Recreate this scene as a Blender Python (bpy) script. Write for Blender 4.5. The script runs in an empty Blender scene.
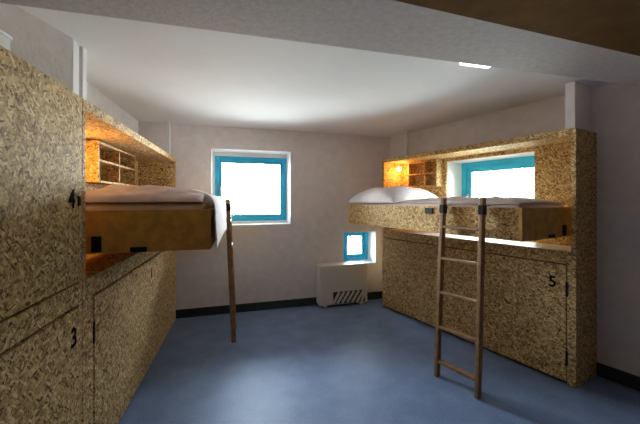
import bpy, bmesh, math, random
from mathutils import Vector, Matrix, noise
random.seed(7)
S = bpy.context.scene
COL = S.collection
E = 1.55           # eye height
CEIL = 2.55

# ------------------------------------------------------------------ materials
def new_mat(name):
    m = bpy.data.materials.new(name); m.use_nodes = True
    nt = m.node_tree; b = nt.nodes['Principled BSDF']
    return m, nt, b

def N(nt, typ, **kw):
    n = nt.nodes.new(typ)
    for k, v in kw.items():
        setattr(n, k, v)
    return n

def plain(name, col, rough=.6, metal=0., noise_amt=0., nscale=8., bump=0., bscale=60.):
    m, nt, b = new_mat(name)
    b.inputs['Base Color'].default_value = (*col, 1)
    b.inputs['Roughness'].default_value = rough
    b.inputs['Metallic'].default_value = metal
    tc = N(nt, 'ShaderNodeTexCoord')
    if noise_amt:
        no = N(nt, 'ShaderNodeTexNoise'); no.inputs['Scale'].default_value = nscale
        no.inputs['Detail'].default_value = 6
        nt.links.new(tc.outputs['Object'], no.inputs['Vector'])
        r = N(nt, 'ShaderNodeValToRGB')
        lo = [c*(1-noise_amt) for c in col]; hi = [min(1, c*(1+noise_amt)) for c in col]
        r.color_ramp.elements[0].color = (*lo, 1); r.color_ramp.elements[0].position = .3
        r.color_ramp.elements[1].color = (*hi, 1); r.color_ramp.elements[1].position = .7
        nt.links.new(no.outputs['Fac'], r.inputs['Fac'])
        nt.links.new(r.outputs['Color'], b.inputs['Base Color'])
    if bump:
        n2 = N(nt, 'ShaderNodeTexNoise'); n2.inputs['Scale'].default_value = bscale
        n2.inputs['Detail'].default_value = 4
        nt.links.new(tc.outputs['Object'], n2.inputs['Vector'])
        bp = N(nt, 'ShaderNodeBump'); bp.inputs['Strength'].default_value = bump
        bp.inputs['Distance'].default_value = .01
        nt.links.new(n2.outputs['Fac'], bp.inputs['Height'])
        nt.links.new(bp.outputs['Normal'], b.inputs['Normal'])
    return m

def osb(name, stops, rough=.72, seed=0.):
    """oriented strand board: three layers of flat flakes lying in different directions"""
    m, nt, b = new_mat(name)
    b.inputs['Roughness'].default_value = rough; b.inputs['Specular IOR Level'].default_value = .25
    tc = N(nt, 'ShaderNodeTexCoord')
    def layer(rot, sc, off):
        mp = N(nt, 'ShaderNodeMapping')
        mp.inputs['Rotation'].default_value = rot
        mp.inputs['Location'].default_value = (off+seed, off*1.7, off*.6+seed)
        nt.links.new(tc.outputs['Object'], mp.inputs['Vector'])
        m2 = N(nt, 'ShaderNodeMapping'); m2.inputs['Scale'].default_value = sc
        nt.links.new(mp.outputs['Vector'], m2.inputs['Vector'])
        v = N(nt, 'ShaderNodeTexVoronoi'); v.inputs['Scale'].default_value = 1
        v.inputs['Randomness'].default_value = 1
        nt.links.new(m2.outputs['Vector'], v.inputs['Vector'])
        sp = N(nt, 'ShaderNodeSeparateColor')
        nt.links.new(v.outputs['Color'], sp.inputs['Color'])
        return sp.outputs
    R = math.radians
    A = layer((0, R(12), 0), (30, 66, 110), 1.3)
    B = layer((0, R(62), R(20)), (34, 80, 108), 4.1)
    C_ = layer((R(10), R(-48), 0), (36, 74, 118), 7.7)
    def mix(f, a, c):
        mx = N(nt, 'ShaderNodeMix'); mx.data_type = 'FLOAT'
        nt.links.new(f, mx.inputs[0]); nt.links.new(a, mx.inputs[2]); nt.links.new(c, mx.inputs[3])
        return mx.outputs[0]
    def gt(s, t):
        g = N(nt, 'ShaderNodeMath', operation='GREATER_THAN'); g.inputs[1].default_value = t
        nt.links.new(s, g.inputs[0]); return g.outputs[0]
    val = mix(gt(B['Green'], .58), A['Red'], B['Red'])
    val = mix(gt(C_['Green'], .66), val, C_['Red'])
    # grain streaks
    mg = N(nt, 'ShaderNodeMapping'); mg.inputs['Scale'].default_value = (30, 30, 140)
    nt.links.new(tc.outputs['Object'], mg.inputs['Vector'])
    ng = N(nt, 'ShaderNodeTexNoise'); ng.inputs['Scale'].default_value = 1; ng.inputs['Detail'].default_value = 4
    nt.links.new(mg.outputs['Vector'], ng.inputs['Vector'])
    ad = N(nt, 'ShaderNodeMath', operation='MULTIPLY_ADD'); ad.inputs[1].default_value = .5
    nt.links.new(ng.outputs['Fac'], ad.inputs[0])
    sb = N(nt, 'ShaderNodeMath', operation='SUBTRACT'); sb.inputs[1].default_value = .25
    nt.links.new(val, sb.inputs[0]); nt.links.new(sb.outputs[0], ad.inputs[2])
    r = N(nt, 'ShaderNodeValToRGB')
    el = r.color_ramp.elements
    el[0].position, el[0].color = stops[0][0], (*stops[0][1], 1)
    el[1].position, el[1].color = stops[-1][0], (*stops[-1][1], 1)
    for p, c in stops[1:-1]:
        e = el.new(p); e.color = (*c, 1)
    nt.links.new(ad.outputs[0], r.inputs['Fac'])
    nt.links.new(r.outputs['Color'], b.inputs['Base Color'])
    bp = N(nt, 'ShaderNodeBump'); bp.inputs['Strength'].default_value = .25
    bp.inputs['Distance'].default_value = .004
    nt.links.new(ad.outputs[0], bp.inputs['Height'])
    nt.links.new(bp.outputs['Normal'], b.inputs['Normal'])
    return m

OSB = osb('oriented_strand_board', [(0., (.11, .055, .016)), (.22, (.36, .21, .078)), (.5, (.54, .355, .14)),
                                    (.8, (.70, .49, .215)), (1., (.9, .70, .40))])
PLY = plain('brown_varnished_ply', (.60, .335, .075), .5, noise_amt=.22, nscale=16, bump=.15)
WALL = plain('rough_plaster', (.79, .745, .735), .85, noise_amt=.06, nscale=9, bump=.35, bscale=45)
CEILM = plain('white_ceiling_paint', (.84, .84, .845), .9, noise_amt=.02, nscale=3, bump=.15, bscale=60)
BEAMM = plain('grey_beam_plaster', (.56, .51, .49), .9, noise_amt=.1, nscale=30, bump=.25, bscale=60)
SHADE_BROWN = plain('dim_shade_brown', (.15, .08, .028), .95, noise_amt=.2, nscale=9)  # dim warm shade as colour on the slab; darkens the unseen wall
SHADE_BROWN.node_tree.nodes['Principled BSDF'].inputs['Specular IOR Level'].default_value = .05
REVEAL = plain('white_reveal_paint', (.9, .9, .9), .8, bump=.05)
BASEM = plain('dark_skirting_paint', (.018, .026, .034), .5)
BLUE = plain('blue_window_paint', (.02, .40, .63), .4, noise_amt=.06, nscale=10)
WHITEP = plain('white_paint_and_lit_ledge', (.80, .80, .80), .5, noise_amt=.02)
LADDERW = plain('varnished_pine', (.27, .14, .056), .5, noise_amt=.25, nscale=18)
BLACK = plain('black_metal', (.012, .011, .010), .45, .6)
INK = plain('black_paint', (.008, .006, .005), .9)
INK.node_tree.nodes['Principled BSDF'].inputs['Specular IOR Level'].default_value = .05
HEATM = plain('heater_enamel', (.72, .67, .60), .45, noise_amt=.02)
HEATT = plain('heater_top_enamel', (.80, .76, .66), .4)
DARK = plain('dark_slot', (.02, .018, .016), .7)
DUVET = plain('white_cotton', (.78, .73, .75), .9, noise_amt=.04, nscale=20, bump=.4, bscale=35)
SHEET = plain('pink_grey_cotton', (.56, .45, .42), .9, noise_amt=.12, nscale=14, bump=.4, bscale=35)
MATT = plain('mattress_ticking', (.66, .56, .50), .9, noise_amt=.05, nscale=30)
STEEL = plain('brushed_steel', (.55, .55, .55), .35, 1.)
BRASS = plain('lamp_brass', (.7, .5, .2), .3, 1.)

def floor_mat():
    m, nt, b = new_mat('blue_grey_linoleum')
    tc = N(nt, 'ShaderNodeTexCoord')
    n1 = N(nt, 'ShaderNodeTexNoise'); n1.inputs['Scale'].default_value = 92; n1.inputs['Detail'].default_value = 5
    n2 = N(nt, 'ShaderNodeTexNoise'); n2.inputs['Scale'].default_value = 5; n2.inputs['Detail'].default_value = 5
    nt.links.new(tc.outputs['Object'], n1.inputs['Vector']); nt.links.new(tc.outputs['Object'], n2.inputs['Vector'])
    a = N(nt, 'ShaderNodeMath', operation='MULTIPLY_ADD'); a.inputs[1].default_value = .35
    nt.links.new(n2.outputs['Fac'], a.inputs[0])
    s = N(nt, 'ShaderNodeMath', operation='MULTIPLY'); s.inputs[1].default_value = .65
    nt.links.new(n1.outputs['Fac'], s.inputs[0]); nt.links.new(s.outputs[0], a.inputs[2])
    r = N(nt, 'ShaderNodeValToRGB')
    r.color_ramp.elements[0].position = .35; r.color_ramp.elements[0].color = (.13, .195, .335, 1)
    r.color_ramp.elements[1].position = .68; r.color_ramp.elements[1].color = (.255, .35, .56, 1)
    nt.links.new(a.outputs[0], r.inputs['Fac']); nt.links.new(r.outputs['Color'], b.inputs['Base Color'])
    b.inputs['Roughness'].default_value = .47; b.inputs['Specular IOR Level'].default_value = .35
    bp = N(nt, 'ShaderNodeBump'); bp.inputs['Strength'].default_value = .15; bp.inputs['Distance'].default_value = .004
    nt.links.new(n1.outputs['Fac'], bp.inputs['Height']); nt.links.new(bp.outputs['Normal'], b.inputs['Normal'])
    return m
FLOORM = floor_mat()

def glass_mat():
    m, nt, b = new_mat('window_glass')
    out = nt.nodes['Material Output']; nt.nodes.remove(b)
    t = N(nt, 'ShaderNodeBsdfTransparent'); t.inputs['Color'].default_value = (.96, .985, .98, 1)
    g = N(nt, 'ShaderNodeBsdfGlossy'); g.inputs['Roughness'].default_value = .02
    f = N(nt, 'ShaderNodeFresnel'); f.inputs['IOR'].default_value = 1.45
    mx = N(nt, 'ShaderNodeMixShader')
    nt.links.new(f.outputs[0], mx.inputs[0]); nt.links.new(t.outputs[0], mx.inputs[1]); nt.links.new(g.outputs[0], mx.inputs[2])
    nt.links.new(mx.outputs[0], out.inputs['Surface'])
    return m
GLASS = glass_mat()

def emit_mat(name, col, st):
    m, nt, b = new_mat(name)
    b.inputs['Base Color'].default_value = (*col, 1)
    b.inputs['Emission Color'].default_value = (*col, 1)
    b.inputs['Emission Strength'].default_value = st
    return m
BULB = emit_mat('warm_bulb', (1., .62, .18), 14)
TUBE = emit_mat('cool_tube', (1., 1., .98), 3)

# ------------------------------------------------------------------ geometry helpers
def bx(bm, x0, x1, y0, y1, z0, z1):
    x0, x1 = min(x0, x1), max(x0, x1); y0, y1 = min(y0, y1), max(y0, y1); z0, z1 = min(z0, z1), max(z0, z1)
    vs = [bm.verts.new((x, y, z)) for z in (z0, z1) for y in (y0, y1) for x in (x0, x1)]
    for f in ((0, 2, 3, 1), (4, 5, 7, 6), (0, 1, 5, 4), (2, 6, 7, 3), (0, 4, 6, 2), (1, 3, 7, 5)):
        bm.faces.new([vs[i] for i in f])

def bar(bm, p0, p1, w, d, side):
    """a straight batten from p0 to p1, w wide along side and d deep across it"""
    p0, p1 = Vector(p0), Vector(p1); a = (p1-p0).normalized()
    s = Vector(side); s = (s - a*s.dot(a)).normalized(); t = a.cross(s)
    vs = []
    for p in (p0, p1):
        for i, j in ((-1, -1), (1, -1), (1, 1), (-1, 1)):
            vs.append(bm.verts.new(p + s*(i*w/2) + t*(j*d/2)))
    for f in ((3, 2, 1, 0), (4, 5, 6, 7), (0, 1, 5, 4), (1, 2, 6, 5), (2, 3, 7, 6), (3, 0, 4, 7)):
        bm.faces.new([vs[i] for i in f])

def cyl(bm, c, r0, r1, h, axis=(0, 0, 1), n=20):
    q = Vector((0, 0, 1)).rotation_difference(Vector(axis)).to_matrix().to_4x4()
    M = Matrix.Translation(Vector(c)) @ q @ Matrix.Translation((0, 0, h/2))
    bmesh.ops.create_cone(bm, cap_ends=True, segments=n, radius1=r0, radius2=r1, depth=h, matrix=M)

def prism(bm, pts, z0, z1):
    lo = [bm.verts.new((x, y, z0)) for x, y in pts]; hi = [bm.verts.new((x, y, z1)) for x, y in pts]
    n = len(pts)
    bm.faces.new(lo[::-1]); bm.faces.new(hi)
    for i in range(n):
        bm.faces.new((lo[i], lo[(i+1) % n], hi[(i+1) % n], hi[i]))

def obj(name, bm, mat, parent=None, bevel=0., smooth=False, label=None):
    bmesh.ops.recalc_face_normals(bm, faces=bm.faces[:])
    me = bpy.data.meshes.new(name); bm.to_mesh(me); bm.free()
    me.materials.append(mat)
    o = bpy.data.objects.new(name, me); COL.objects.link(o)
    if smooth:
        for p in me.polygons: p.use_smooth = True
    if parent: o.parent = parent
    if bevel:
        md = o.modifiers.new('soft_edges', 'BEVEL'); md.width = bevel; md.segments = 2; md.limit_method = 'ANGLE'
    if label: o['label'] = label
    return o

def boxes(name, bl, mat, parent=None, bevel=0., label=None):
    bm = bmesh.new()
    for b in bl: bx(bm, *b)
    return obj(name, bm, mat, parent, bevel, label=label)

def thing(name, label, cat, loc=(0, 0, 0), rz=0., group=None, kind=None):
    o = bpy.data.objects.new(name, None); COL.objects.link(o)
    o.empty_display_size = .1
    o.location = loc; o.rotation_euler = (0, 0, rz)
    tag(o, label, cat, group, kind); return o

def tag(o, label, cat, group=None, kind=None):
    o['label'] = label; o['category'] = cat
    if group: o['group'] = group
    if kind: o['kind'] = kind
    return o

def place(o, fr):
    o.location = (fr[0][0], fr[0][1], o.location.z); o.rotation_euler = (0, 0, fr[1]); return o

# frames: (origin, rotation); x runs along the wall, y runs INTO the wall
FL = ((-1.243, 1.643), math.atan2(.9705, -.241))     # left bed fronts, +x away from the viewer
FR = ((2.105, 2.63), math.atan2(-.860, .511))        # right bed front, -x away from the viewer
FB = ((-1.865, 4.20), math.atan2(.286, .958))        # end wall, +x to the right
def W(fr, x, y, z=0.):
    c, s = math.cos(fr[1]), math.sin(fr[1])
    return Vector((fr[0][0]+c*x-s*y, fr[0][1]+s*x+c*y, z))

DL, DR = .45, .41      # wall planes behind the cabinet fronts
WT = .36               # wall thickness (depth of the reveals)

# ------------------------------------------------------------------ room shell
def wall(name, fr, x0, x1, y0, openings, label, mat=WALL, z1=CEIL+.02):
    """wall slab from y0 to y0+WT with rectangular openings (x0,x1,z0,z1)"""
    bm = bmesh.new()
    xs = sorted({x0, x1, *[v for o in openings for v in o[:2]]})
    zs = sorted({0., z1, *[v for o in openings for v in o[2:]]})
    for i in range(len(xs)-1):
        for j in range(len(zs)-1):
            cx, cz = (xs[i]+xs[i+1])/2, (zs[j]+zs[j+1])/2
            if any(o[0] < cx < o[1] and o[2] < cz < o[3] for o in openings): continue
            bx(bm, xs[i], xs[i+1], y0, y0+WT, zs[j], zs[j+1])
    bmesh.ops.remove_doubles(bm, verts=bm.verts[:], dist=1e-5)
    seen = {}
    for f in bm.faces:
        k = tuple(sorted(v.index for v in f.verts)) if False else tuple(round(c, 4) for c in f.calc_center_median())
        seen.setdefault(k, []).append(f)
    dead = [f for l in seen.values() if len(l) > 1 for f in l]
    bmesh.ops.delete(bm, geom=dead, context='FACES')
    o = obj(name, bm, mat); place(o, fr)
    tag(o, label, 'wall', kind='structure'); return o

W1 = (.412, 1.505, 1.20, 2.25)        # big window in the end wall
W2 = (2.312, 2.862, .56, 1.06)        # small low window in the end wall
W3 = (-1.56, -.47, 1.14, 2.05)        # window behind the right bunk
wall('wall_back', FB, -.60, 3.15, 0., [W1, W2], 'rough pinkish grey plaster end wall with two windows')
wall('wall_left', FL, -3.1, 2.80, DL, [], 'pale plaster wall behind the left bunk cabinets')
wall('wall_right', FR, -2.66, 5.0, DR, [W3], 'plaster wall on the right with a window behind the bunk')
bm = bmesh.new()
YF = -1.3
bx(bm, -1.8, 5.4, YF-.2, YF, 0, CEIL+.02)  # unseen wall, coloured dark to hold down light in the foreground
tag(obj('wall_front', bm, SHADE_BROWN), 'unseen wall behind the viewer, darkened to dim the foreground', 'wall', kind='structure')
foot = [(-1.9, YF-.2), (5.4, YF-.2), (5.4, 1.), (1.35, 5.5), (-2.9, 4.4)]
bm = bmesh.new(); prism(bm, foot, -.15, 0.)
tag(obj('floor', bm, FLOORM), 'speckled blue grey linoleum floor', 'floor', kind='structure')
bm = bmesh.new(); prism(bm, foot, CEIL, CEIL+.2)
tag(obj('ceiling', bm, CEILM), 'white painted ceiling', 'ceiling', kind='structure')

# ceiling beam crossing the room overhead
HB = 2.40
d = Vector((.966, .258)); n = Vector((-.258, .966))
pf = Vector((1.11, 2.045))
bm = bmesh.new()
a0, a1 = pf-d*3.1, pf+d*2.6
dn = Vector((.948, .318))
pn = Vector((.306, 1.36)); b0, b1 = pn-dn*1.9, pn+dn*3.0
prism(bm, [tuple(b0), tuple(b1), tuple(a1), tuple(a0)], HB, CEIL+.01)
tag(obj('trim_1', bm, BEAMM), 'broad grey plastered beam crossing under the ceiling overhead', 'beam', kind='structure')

c0, c1 = b0+Vector((.318, -.948))*1.9, b1+Vector((.318, -.948))*1.9
bm = bmesh.new()
prism(bm, [tuple(c0), tuple(c1), tuple(b1), tuple(b0)], HB, CEIL+.01)  # added slab; its brown stands for dim warm light near the beam
tag(obj('trim_2', bm, SHADE_BROWN), 'added slab along the near side of the grey beam, dim warm shade painted in brown', 'beam', kind='structure')

# boxed wall above the near left cabinet
bm = bmesh.new()
prism(bm, [(-1.528, 1.985), (-1.60, 1.3), (-1.64, .9), (-1.75, .9), (-1.85, 1.91)], 2.095, CEIL+.01)
tag(obj('wall_left_upper', bm, WALL), 'pale boxed wall above the near left cabinet', 'wall', kind='structure')

def skirting(name, fr, x0, x1, y0, label):
    bm = bmesh.new()
    bx(bm, x0, x1, y0-.014, y0, 0, .10); bx(bm, x0, x1, y0-.008, y0, .10, .112)
    o = obj(name, bm, BASEM); place(o, fr); tag(o, label, 'baseboard', kind='structure')
skirting('baseboard_back', FB, -.45, 3.1, 0., 'dark skirting board along the end wall')
skirting('baseboard_right', FR, .0, 3.5, DR, 'dark skirting board along the right wall in the foreground')

# ------------------------------------------------------------------ windows
def window(name, fr, op, y0, label, rd=.29, fw=.075, leaf=.05, bloom_rim=0., extra=0.):
    x0, x1, z0, z1 = op
    t = thing(name, label, 'window', kind='structure'); place(t, fr)
    # white lining of the deep reveal
    q = .006
    boxes('window_reveal', [(x0, x0+q, y0+.002, y0+WT, z0, z1), (x1-q, x1, y0+.002, y0+WT, z0, z1),
                            (x0+q, x1-q, y0+.002, y0+WT, z1-q, z1), (x0+q, x1-q, y0+.002, y0+WT, z0, z0+q)], REVEAL, t)
    a0, a1, c0, c1 = x0+q, x1-q, z0+q, z1-q
    y = y0+rd
    if bloom_rim:  # white strips imitate the bright bloom around the window
        e = bloom_rim
        boxes('window_bloom_rim', [(a0, a0+e, y, y+.06, c0, c1), (a0+e, a1, y, y+.06, c1-e*1.6, c1), (a0+e, a1, y, y+.06, c0, c0+e)], REVEAL, t)
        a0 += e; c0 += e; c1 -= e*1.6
    if extra:
        boxes('window_lining', [(a0, a0+extra, y, y+.06, c0, c1)], BLUE, t); a0 += extra
    boxes('window_frame', [(a0, a0+fw, y, y+.06, c0, c1), (a1-fw, a1, y, y+.06, c0, c1),
                           (a0+fw, a1-fw, y, y+.06, c1-fw, c1), (a0+fw, a1-fw, y, y+.06, c0, c0+fw)], BLUE, t, .004)
    b0, b1, e0, e1 = a0+fw, a1-fw, c0+fw, c1-fw
    s = boxes('window_sash', [(b0, b0+leaf, y+.012, y+.05, e0, e1), (b1-leaf, b1, y+.012, y+.05, e0, e1),
                              (b0+leaf, b1-leaf, y+.012, y+.05, e1-leaf, e1), (b0+leaf, b1-leaf, y+.012, y+.05, e0, e0+leaf)], BLUE, t, .004)
    boxes('window_pane', [(b0+leaf-.005, b1-leaf+.005, y+.028, y+.034, e0+leaf-.005, e1-leaf+.005)], GLASS, s)
    bm = bmesh.new()
    hz = (e0+e1)/2
    bx(bm, b0+.01, b0+.035, y-.002, y+.012, hz-.035, hz+.035)
    bx(bm, b0+.014, b0+.03, y-.03, y-.002, hz-.008, hz+.008)
    bx(bm, b0+.014, b0+.03, y-.036, y-.024, hz-.09, hz+.008)
    obj('window_handle', bm, STEEL, s, .003)
    # daylight portal
    li = bpy.data.lights.new('daylight_portal', 'AREA'); li.shape = 'RECTANGLE'
    li.size = x1-x0; li.size_y = z1-z0; li.cycles.is_portal = True
    lo = bpy.data.objects.new('daylight_portal', li); COL.objects.link(lo)
    lo.location = W(fr, (x0+x1)/2, y0+WT+.01, (z0+z1)/2)
    nrm = W(fr, 0, -1) - W(fr, 0, 0)
    lo.rotation_euler = nrm.to_track_quat('-Z', 'Z').to_euler()
    return t
window('window_1', FB, W1, 0., 'blue framed window in the end wall above the floor ladder', fw=.055, leaf=.045, bloom_rim=.035)
window('window_2', FB, W2, 0., 'small low blue framed window beside the heater', fw=.05, leaf=.05, extra=.09)
window('window_3', FR, W3, DR, 'blue framed window seen through the right bunk opening', fw=.07, leaf=.06)

# ------------------------------------------------------------------ cabinets
FONT_CACHE = {}
def text_mesh(name, ch, size, depth, mat, parent, x, y, z, flip):
    cu = bpy.data.curves.new('digit', 'FONT'); cu.body = ch; cu.size = size; cu.extrude = depth
    cu.align_x = 'CENTER'; cu.align_y = 'CENTER'; cu.offset = size*.02
    tmp = bpy.data.objects.new('digit', cu); COL.objects.link(tmp)
    dg = bpy.context.evaluated_depsgraph_get()
    me = bpy.data.meshes.new_from_object(tmp.evaluated_get(dg))
    bpy.data.objects.remove(tmp)
    # text lies in XY facing +Z; stand it up facing local -y
    me.transform(Matrix.Translation((x, y, z)) @ Matrix.Rotation(math.pi/2, 4, 'X'))
    me.materials.clear(); me.materials.append(mat)
    o = bpy.data.objects.new(name, me); COL.objects.link(o); o.parent = parent
    return o

def cabinet(label, fr, n0, n1, D, H, sgn, stile, is_open, lower_no, upper_no=None, back_open=None, ledge_mat=OSB):
    """n counts from the end nearest the viewer; local x = sgn*n"""
    t = thing('bunk_cabinet', label, 'bunk cabinet', (0, 0, 0), 0, 'strand board bunk cabinets'); place(t, fr)
    X = lambda n: sgn*n
    T = .035
    B = lambda a, b, y0, y1, z0, z1: (X(a), X(b), y0, y1, z0, z1)
    boxes('side_panel', [B(n0, n0+T, 0, D-.003, 0, H)], OSB, t, .002)
    boxes('side_panel', [B(n1-T, n1, 0, D-.003, 0, H)], OSB, t, .002)
    boxes('top_panel', [B(n0+T, n1-T, 0, D-.003, H-.055, H)], OSB, t, .002)
    g = .02
    if back_open:
        o0, o1, oz0, oz1 = back_open
        bl = [B(n0+T, o0, D-g, D-.003, 0, H-.055), B(o1, n1-T, D-g, D-.003, 0, H-.055),
              B(o0, o1, D-g, D-.003, oz1, H-.055), B(o0, o1, D-g, D-.003, 0, oz0)]
    else:
        bl = [B(n0+T, n1-T, D-g, D-.003, 0, H-.055)]
    boxes('back_panel', bl, OSB, t)
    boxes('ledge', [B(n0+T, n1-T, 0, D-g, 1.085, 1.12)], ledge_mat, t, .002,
          label='ledge under the bed with strong daylight painted on as white' if ledge_mat is WHITEP else None)
    boxes('rail', [B(n0+T, n1-T, .002, .022, 1.012, 1.083)], OSB, t, .002)
    boxes('ledge_lip', [B(n0+T, n1-T, -.002, 0, 1.083, 1.117)], OSB, t)
    boxes('plinth', [B(n0+T, n1-T, .03, .05, 0, 1.0)], DARK, t)
    if stile:
        boxes('stile', [B(n0+T, n0+stile, 0, .022, 0, 1.012)], OSB, t, .002)
    d0 = n0+max(stile, T)+.006
    door = boxes('lower_door', [B(d0, n1-T-.006, -.003, .018, .025, 1.0)], OSB, t, .002)
    nn = lower_no
    text_mesh('number', nn[0], .13, .001, INK, door, X(nn[1]), -.0045, nn[2], sgn)
    # hinges at the stile
    for hz in (.22, .80):
        boxes('hinge', [B(d0-.012, d0+.004, -.006, .001, hz-.06, hz+.06)], BLACK, door)
    if not is_open:
        up = boxes('upper_door', [B(n0+T+.004, n1-.006, -.003, .020, 1.131, H-.004)], OSB, t, .002)
        text_mesh('number', upper_no[0], .13, .001, INK, up, X(upper_no[1]), -.0045, upper_no[2], sgn)
        bm = bmesh.new(); bx(bm, X(upper_no[1]+.06), X(upper_no[1]+.075), -.012, -.003, upper_no[2]-.03, upper_no[2]+.02)
        obj('latch', bm, BLACK, up)
    return t, X, B

def bed_frame(t, X, B, b0, b1, out, back=.27, zb=1.24, zt=1.49):
    T = .03
    bed = boxes('bed_base', [B(b0+T, b1-T, -out+T, back, zb, zb+.02)], PLY, t, .002)
    boxes('front_board', [B(b0+T, b1-T, -out, -out+T, zb, zt)], OSB, bed, .003)
    boxes('end_board', [B(b0, b0+T, -out, back, zb, zt)], PLY, bed, .003, label='brown end board facing the viewer')
    boxes('end_board', [B(b1-T, b1, -out, back, zb, zt)], PLY, bed, .003)
    boxes('back_rail', [B(b0+T, b1-T, back-.02, back, zb+.02, zb+.14)], PLY, bed, .003)
    for n in (b0-.012, b1):
        bm = bmesh.new()
        bx(bm, X(n), X(n+.012), -.03, .02, zb+.01, zb+.10)
        obj('pivot_bracket', bm, BLACK, bed, .002)
    boxes('catch', [B(b0-.012, b0, -.27, -.18, zb+.002, zb+.032)], BLACK, bed, .002)
    boxes('latch', [B(.90, .99, -out-.01, -out, 1.415, 1.475)], BLACK, bed, .002)
    return bed

def cubby(t, X, B, n0, n1, nd, D, dep, z0, zm, z1):
    y0, y1 = D-.022-dep, D-.022
    q = .018
    u = boxes('shelf_unit', [B(n0, n0+q, y0, y1, z0, z1), B(n1-q, n1, y0, y1, z0, z1),
                             B(n0+q, n1-q, y0, y1, z0, z0+q), B(n0+q, n1-q, y0, y1, z1-q, z1)], OSB, t, .002)
    boxes('divider', [B(nd-q/2, nd+q/2, y0+.004, y1, z0+q, z1-q)], OSB, u, .001)
    boxes('shelf', [B(n0+q, nd-q/2, y0+.004, y1, zm, zm+q)], OSB, u, .001)
    boxes('shelf', [B(nd+q/2, n1-q, y0+.004, y1, zm, zm+q)], OSB, u, .001)

def lamp(label, fr, x, y, z, face, energy):
    """small bedside spot: round mount, arm, open cone shade and bulb; face is the local direction it points to"""
    t = thing('reading_lamp', label, 'lamp', group='bunk reading lamps'); place(t, fr)
    f = Vector(face)
    bm = bmesh.new(); cyl(bm, (x, y, z), .032, .032, .015, f); obj('mount', bm, BRASS, t, .002)
    bm = bmesh.new(); bar(bm, Vector((x, y, z)), Vector((x, y, z))+f*.05, .012, .012, (0, 0, 1)); obj('arm', bm, BRASS, t)
    bm = bmesh.new()
    bmesh.ops.create_uvsphere(bm, u_segments=16, v_segments=10, radius=.034, matrix=Matrix.Translation(Vector((x, y, z))+f*.075))
    obj('bulb', bm, BULB, t, smooth=True)
    li = bpy.data.lights.new('lamp_light', 'POINT'); li.energy = energy; li.color = (1., .50, .12); li.shadow_soft_size = .04
    lo = bpy.data.objects.new('lamp_light', li); COL.objects.link(lo)
    lo.location = W(fr, x+f.x*.14, y+f.y*.14, z+f.z*.14-.03)

HL, HR = 2.09, 2.145
cabinet('closed near left bunk cabinet of tan strand board, tallest in view', FL, -2.4, .045, DL, HL, 1, 0., False,
        ('3', -.05, .86), ('4', -.07, 1.55))
tl, XL, BL = cabinet('far left strand board cabinet with its upper bed folded out', FL, .05, 2.56, DL, HL, 1, .13, True,
                     ('1', 1.38, .86))
bed_frame(tl, XL, BL, .21, 2.44, .63)
cubby(tl, XL, BL, .98, 1.90, 1.45, DL, .15, 1.69, 1.86, 2.02)
lamp('warm lamp inside the far left bunk behind its side panel', FL, .74, DL-.024, 1.85, (0, -1, 0), 4)

tr, XR, BR = cabinet('strand board cabinet on the right with window and upper bed folded out', FR, 0., 2.35, DR, HR, -1, .064, True,
                     ('5', .17, .84), back_open=(.50, 1.56, 1.14, 2.05), ledge_mat=WHITEP)  # ledge whitened in place of strong window light on strand board
bed_frame(tr, XR, BR, .085, 2.28, .656, .14)
cubby(tr, XR, BR, 1.60, 2.10, 1.81, DR, .13, 1.73, 1.90, 2.085)
lamp('glowing warm lamp at the far end of the right bunk', FR, -2.313, .22, 2.0, (1, 0, 0), 5)

# posts between cabinets and ceiling
def post(fr, x0, x1, y0, y1, z0, label, mat=None):
    bm = bmesh.new(); bx(bm, x0, x1, y0, y1, z0, CEIL-.002)
    o = obj('ceiling_post', bm, mat or WHITEP, None, .003); place(o, fr)
    tag(o, label, 'post', 'posts above the cabinets')
post(FL, .39, .475, .195, .235, HL+.001, 'white post with shaded side above the left cabinets, nearer of two')
post(FL, .495, .55, .185, .235, HL+.001, 'thin white post just behind another post above the left cabinets')
post(FL, 2.49, 2.535, .06, .10, HL+.001, 'white post at the far end of the left cabinets')
post(FR, -.10, -.03, .06, .385, HR+.001, 'broad pale plastered post on the near end of the right cabinet', WALL)
post(FR, -2.11, -2.075, .2, .235, HR+.001, 'slim post above the far shelves of the right cabinet')
bm = bmesh.new()
bx(bm, -.34, -.262, .135, .185, HL+.001, 2.23); bx(bm, -.346, -.256, .13, .19, 2.23, 2.245)
o = obj('white_block', bm, WHITEP, None, .004); place(o, FL)
tag(o, 'small white block on top of the near left cabinet', 'block')

# ------------------------------------------------------------------ ladders
def ladder(label, f0, f1, t0, t1, hook_dir, zt=1.565):
    c = (Vector((*f0, 0))+Vector((*f1, 0)))/2
    t = thing('bunk_ladder', label, 'ladder', c, 0, 'wooden bunk ladders')
    P = [(Vector((*f0, 0))-c, Vector((*t0, zt))-c), (Vector((*f1, 0))-c, Vector((*t1, zt))-c)]
    side = P[1][0]-P[0][0]
    for a, b in P:
        bm = bmesh.new(); bar(bm, a, b, .034, .052, side); obj('rail', bm, LADDERW, t, .006)
    for hz in (.135, .43, .73, 1.03, 1.31):
        k = hz/zt
        a = P[0][0].lerp(P[0][1], k); b = P[1][0].lerp(P[1][1], k); dd = (b-a).normalized()*.017
        bm = bmesh.new(); bar(bm, a+dd, b-dd, .026, .05, (0, 0, 1)); obj('rung', bm, LADDERW, t, .006)
    h = Vector((*hook_dir, 0)).normalized()
    for a, b in P:
        p = a.lerp(b, 1.475/zt) + h*.012
        bm = bmesh.new()
        ax = (b-a).normalized(); o_ = p-h*.012
        bar(bm, o_-ax*.045, o_+ax*.032, .040, .058, side)
        bar(bm, p+Vector((0, 0, .029)), p+h*.075+Vector((0, 0, .029)), .038, .006, side)
        obj('hook', bm, BLACK, t)
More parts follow.
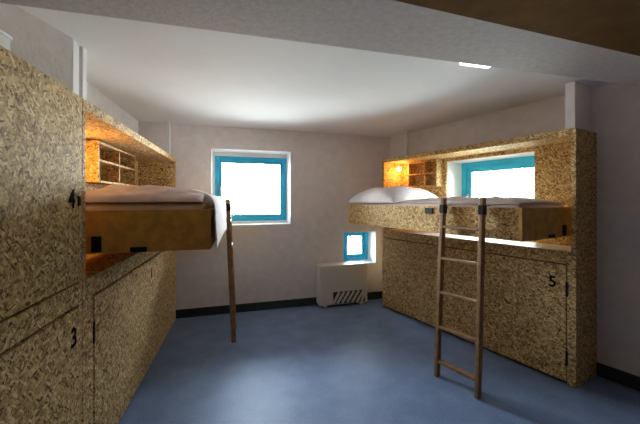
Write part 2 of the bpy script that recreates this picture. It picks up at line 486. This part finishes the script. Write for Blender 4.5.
def xy(v): return (v.x, v.y)
vR = W(FR, 0, 1)-W(FR, 0, 0); vL = W(FL, 0, 1)-W(FL, 0, 0)
ladder('wooden ladder hooked on the right bunk bed', (1.03, 2.82), (1.237, 2.505),
       xy(W(FR, -.745, -.695)), xy(W(FR, -.37, -.695)), (vR.x, vR.y))
ladder('wooden ladder hooked on the left bunk bed, seen edge on', xy(W(FL, 1.72, -.74)), xy(W(FL, 2.09, -.74)),
       xy(W(FL, 1.75, -.67)), xy(W(FL, 2.12, -.67)), (vL.x, vL.y))

# ------------------------------------------------------------------ bedding
def rounded_box(name, x0, x1, y0, y1, z0, z1, mat, fr, r=.03):
    bm = bmesh.new(); bx(bm, x0, x1, y0, y1, z0, z1)
    o = obj(name, bm, mat, None, r, True); o.modifiers[0].segments = 4; place(o, fr); return o
tag(rounded_box('mattress', .25, 2.40, -.595, .24, 1.262, 1.53, MATT, FL), 'mattress in the left folded out bed', 'mattress', 'bunk mattresses')
tag(rounded_box('mattress', -2.24, -.12, -.62, .115, 1.262, 1.515, MATT, FR), 'mattress in the right folded out bed', 'mattress', 'bunk mattresses')

def cloth(name, path, x0, x1, mat, fr, amp, thick, nx=70, ny=46, seed=0., hump=None, edge=.05):
    """a sheet following a (y,z) path across the bed, rumpled, with its own thickness"""
    L = [0.]
    for (a, b), (c, e) in zip(path, path[1:]): L.append(L[-1]+math.hypot(c-a, e-b))
    def at(s):
        s *= L[-1]
        for i in range(len(L)-1):
            if s <= L[i+1]+1e-9:
                k = (s-L[i])/(L[i+1]-L[i]); return (path[i][0]+(path[i+1][0]-path[i][0])*k, path[i][1]+(path[i+1][1]-path[i][1])*k)
        return path[-1]
    bm = bmesh.new(); g = []
    for i in range(nx+1):
        row = []
        for j in range(ny+1):
            u, s = i/nx, j/ny
            y, z = at(s); x = x0+(x1-x0)*u
            p = Vector((x*4.2+seed, s*L[-1]*4.2, seed*.7))
            w = noise.fractal(p, 1., 2., 4)*amp + abs(noise.noise(Vector((x*9+s*4, s*L[-1]*3+seed, 1.))))*amp*.8
            fold = min(1, min(u, 1-u)/edge)
            drop = (1-math.sqrt(max(0, 1-(1-fold)**2)))*.05
            # rumple along the outward direction of the path
            y2, z2 = at(min(1, s+.02)); y1, z1 = at(max(0, s-.02))
            tv = Vector((y2-y1, z2-z1)); tv.normalize()
            nv = Vector((tv.y, -tv.x))
            if nv.y < 0 and abs(nv.y) > .3: nv = -nv
            if abs(nv.y) <= .3 and nv.x > 0: nv = -nv
            y += nv.x*w*.7; z += nv.y*w - drop*abs(nv.y)
            if hump: z += hump(u, s)
            row.append(bm.verts.new((x+noise.noise(p*1.3)*.012, y, z)))
        g.append(row)
    for i in range(nx):
        for j in range(ny):
            bm.faces.new((g[i][j], g[i+1][j], g[i+1][j+1], g[i][j+1]))
    o = obj(name, bm, mat, None, 0, True)
    md = o.modifiers.new('thickness', 'SOLIDIFY'); md.thickness = thick; md.offset = 1
    place(o, fr); return o

def puff(name, x0, x1, y0, y1, z0, h, mat, fr, amp, seed, nx=70, ny=50, p=3.2, prof=None):
    """closed puffy quilt: rumpled domed top over a flat underside"""
    bm = bmesh.new(); top = []; bot = []
    for i in range(nx+1):
        rt = []; rb = []
        for j in range(ny+1):
            u, v = i/nx, j/ny
            a, b = abs(2*u-1), abs(2*v-1)
            k = max(0., 1-a**p)**.5 * max(0., 1-b**p)**.5
            x = x0+(x1-x0)*u; y = y0+(y1-y0)*v
            q = Vector((x*5+seed, y*5, seed))
            w = (noise.fractal(q, 1., 2., 5)*amp + abs(noise.noise(q*1.9))*amp)*k
            hh = h*(prof(u, v) if prof else 1.)
            x += noise.noise(q*.8)*.02*(a > .8); y += noise.noise(q*.9+Vector((3, 3, 3)))*.02*(b > .8)
            rt.append(bm.verts.new((x, y, z0+.004+hh*k+w))); rb.append(bm.verts.new((x, y, z0)))
        top.append(rt); bot.append(rb)
    for i in range(nx):
        for j in range(ny):
            bm.faces.new((top[i][j], top[i+1][j], top[i+1][j+1], top[i][j+1]))
            bm.faces.new((bot[i][j], bot[i][j+1], bot[i+1][j+1], bot[i+1][j]))
    for i in range(nx):
        for j in (0, ny):
            bm.faces.new((top[i][j], top[i+1][j], bot[i+1][j], bot[i][j]))
    for j in range(ny):
        for i in (0, nx):
            bm.faces.new((top[i][j], top[i][j+1], bot[i][j+1], bot[i][j]))
    o = obj(name, bm, mat, None, 0, True); place(o, fr); return o

# left bed: rumpled quilt, and a white sheet hanging over the front board
tag(puff('quilt', .24, 2.40, -.58, .25, 1.536, .085, SHEET, FL, .03, 2.3, prof=lambda u, v: 1+.25*v),
    'rumpled pinkish quilt spread on the left bunk bed', 'quilt')
tag(cloth('bed_sheet', [(-.585, 1.58), (-.615, 1.57), (-.64, 1.535), (-.648, 1.48), (-.652, 1.38), (-.657, 1.25)], .212, 1.66, DUVET, FL,
          .010, .008, seed=5., ny=30, edge=.02), 'white sheet hanging over the front of the left bunk bed', 'sheet')
# right bed: thin blanket, and a heaped white duvet at the far end
tag(puff('blanket', -1.43, -.13, -.61, .12, 1.517, .05, SHEET, FR, .014, 8.1),
    'flat grey pink blanket on the near half of the right bed', 'blanket')
tag(puff('duvet', -2.28, -1.435, -.665, .19, 1.519, .19, DUVET, FR, .013, 11.7, p=3.2),
    'heaped white duvet at the far end of the right bed', 'duvet')

# ------------------------------------------------------------------ heater under the small window
h = thing('storage_heater', 'beige convector heater standing against the end wall by the small window', 'heater'); place(h, FB)
x0, x1, y0, y1, ht = 1.88, 2.62, -.21, -.03, .61
boxes('body', [(x0, x1, y0, y1, .04, ht-.02)], HEATM, h, .012)
boxes('top_cover', [(x0-.006, x1+.006, y0-.006, y1, ht-.02, ht+.004)], HEATT, h, .006)
for xx in (x0+.06, x1-.12):
    boxes('foot', [(xx, xx+.06, y0+.02, y1-.01, 0, .04)], HEATT, h, .004)
gr = boxes('grille', [(x0+.20, x1-.04, y0-.004, y0+.006, .055, .225)], DARK, h)
bm = bmesh.new()
k = 0
for i in range(8):
    xa = x0+.185+i*.076
    bar(bm, (max(xa, x0+.2), y0-.006, .06), (min(xa+.11, x1-.04), y0-.006, .22), .036, .008, (1, 0, 0))
obj('louvre', bm, HEATM, gr)
for xx in (x0+.06, x0+.12):
    bm = bmesh.new(); cyl(bm, (xx, y0, ht-.08), .016, .014, .016, (0, -1, 0)); obj('knob', bm, HEATT, h)

# ------------------------------------------------------------------ ceiling lamp just beyond the beam
p = Vector((1.0, 2.36)); q = p + d*.0
cl = thing('ceiling_light', 'slim white ceiling lamp half hidden behind the beam', 'ceiling light', (1.105, 2.235, CEIL), math.atan2(d.y, d.x))
boxes('housing', [(-.13, .13, -.03, .05, -.03, 0)], WHITEP, cl, .004)
boxes('diffuser', [(-.12, .12, -.025, .045, -.055, -.03)], TUBE, cl, .008)

# ------------------------------------------------------------------ trees outside the right window
LEAF = plain('pale_green_leaf', (.42, .52, .27), .6, noise_amt=.3, nscale=3)
BARK = plain('grey_bark', (.22, .18, .14), .9, noise_amt=.3, nscale=20, bump=.5)
def tree(label, fr, x, y, zc, rx, ry, rz, n, seed):
    rnd = random.Random(seed)
    c = W(fr, x, y, -3.)
    t = thing('leafy_tree', label, 'tree', c, fr[1], 'trees outside the right window')
    bm = bmesh.new(); cyl(bm, (0, 0, 0), .14, .09, zc+3, n=12)
    for k in range(6):
        a = k*1.05; bar(bm, (0, 0, zc+2.2), (rx*.6*math.cos(a), ry*.6*math.sin(a), zc+3.4+.3*math.sin(k*2)), .05, .05, (0, 0, 1))
    obj('trunk', bm, BARK, t)
    bm = bmesh.new(); blobs = []
    for k in range(16):
        v = Vector((rnd.gauss(0, 1), rnd.gauss(0, 1), rnd.gauss(0, 1))).normalized()*rnd.random()**.4*.8
        blobs.append(Vector((v.x*rx, v.y*ry, v.z*rz+zc+3)))
    for k in range(n):
        b = rnd.choice(blobs); v = Vector((rnd.gauss(0, 1), rnd.gauss(0, 1), rnd.gauss(0, 1))).normalized()*(.25+.75*rnd.random())
        p = b+v*.62; r = .07+.06*rnd.random()
        a = Vector((rnd.gauss(0, 1), rnd.gauss(0, 1), rnd.gauss(0, .6))).normalized(); q = a.orthogonal().normalized()
        q.rotate(Matrix.Rotation(rnd.random()*6.28, 3, a)); m = a.cross(q)*.06*r
        bm.faces.new([bm.verts.new(w) for w in (p-a*r, p-q*r*.42+m, p+a*r, p+q*r*.42+m)])
    obj('foliage', bm, LEAF, t)
tree('leafy tree outside the right window, nearer the viewer', FR, -1.3, 3.3, 1.7, 1.7, 1.0, 2.2, 4600, 1)
tree('leafy tree outside the right window, farther along', FR, -5.4, 4.4, 1.5, 1.8, 1.2, 2.2, 4600, 2)

# ------------------------------------------------------------------ daylight
w = bpy.data.worlds.new('daylight'); S.world = w; w.use_nodes = True
nt = w.node_tree; bg = nt.nodes['Background']
tc = N(nt, 'ShaderNodeTexCoord'); sx = N(nt, 'ShaderNodeSeparateXYZ')
nt.links.new(tc.outputs['Generated'], sx.inputs[0])
r = N(nt, 'ShaderNodeValToRGB')
r.color_ramp.elements[0].position = .15; r.color_ramp.elements[0].color = (.14, .15, .15, 1)
r.color_ramp.elements[1].position = 1.; r.color_ramp.elements[1].color = (.28, .34, .42, 1)
e = r.color_ramp.elements.new(.38); e.color = (.40, .41, .41, 1)
e = r.color_ramp.elements.new(.50); e.color = (.95, .98, 1., 1)
e = r.color_ramp.elements.new(.60); e.color = (.93, .97, 1., 1)
e = r.color_ramp.elements.new(.75); e.color = (.42, .47, .54, 1)
mr = N(nt, 'ShaderNodeMapRange'); mr.inputs[1].default_value = -1.; mr.inputs[2].default_value = 1.
nt.links.new(sx.outputs['Z'], mr.inputs[0]); nt.links.new(mr.outputs[0], r.inputs['Fac'])
nt.links.new(r.outputs['Color'], bg.inputs['Color'])
bg.inputs['Strength'].default_value = 92

# ------------------------------------------------------------------ camera
cam = bpy.data.cameras.new('camera'); co = bpy.data.objects.new('camera', cam); COL.objects.link(co)
co.location = (0, 0, E); co.rotation_euler = (math.pi/2, 0, 0)
cam.sensor_width = 36; cam.sensor_fit = 'HORIZONTAL'; cam.lens = 18; cam.shift_y = -12/640; cam.clip_start = .02
S.camera = co
S.view_settings.view_transform = 'Standard'; S.view_settings.look = 'None'
S.view_settings.gamma = 1; S.view_settings.exposure = .0; S.view_settings.use_curve_mapping = False
S.cycles.use_denoising = True
S.cycles.max_bounces = 14; S.cycles.diffuse_bounces = 10; S.cycles.transparent_max_bounces = 12
S.cycles.sample_clamp_indirect = 8
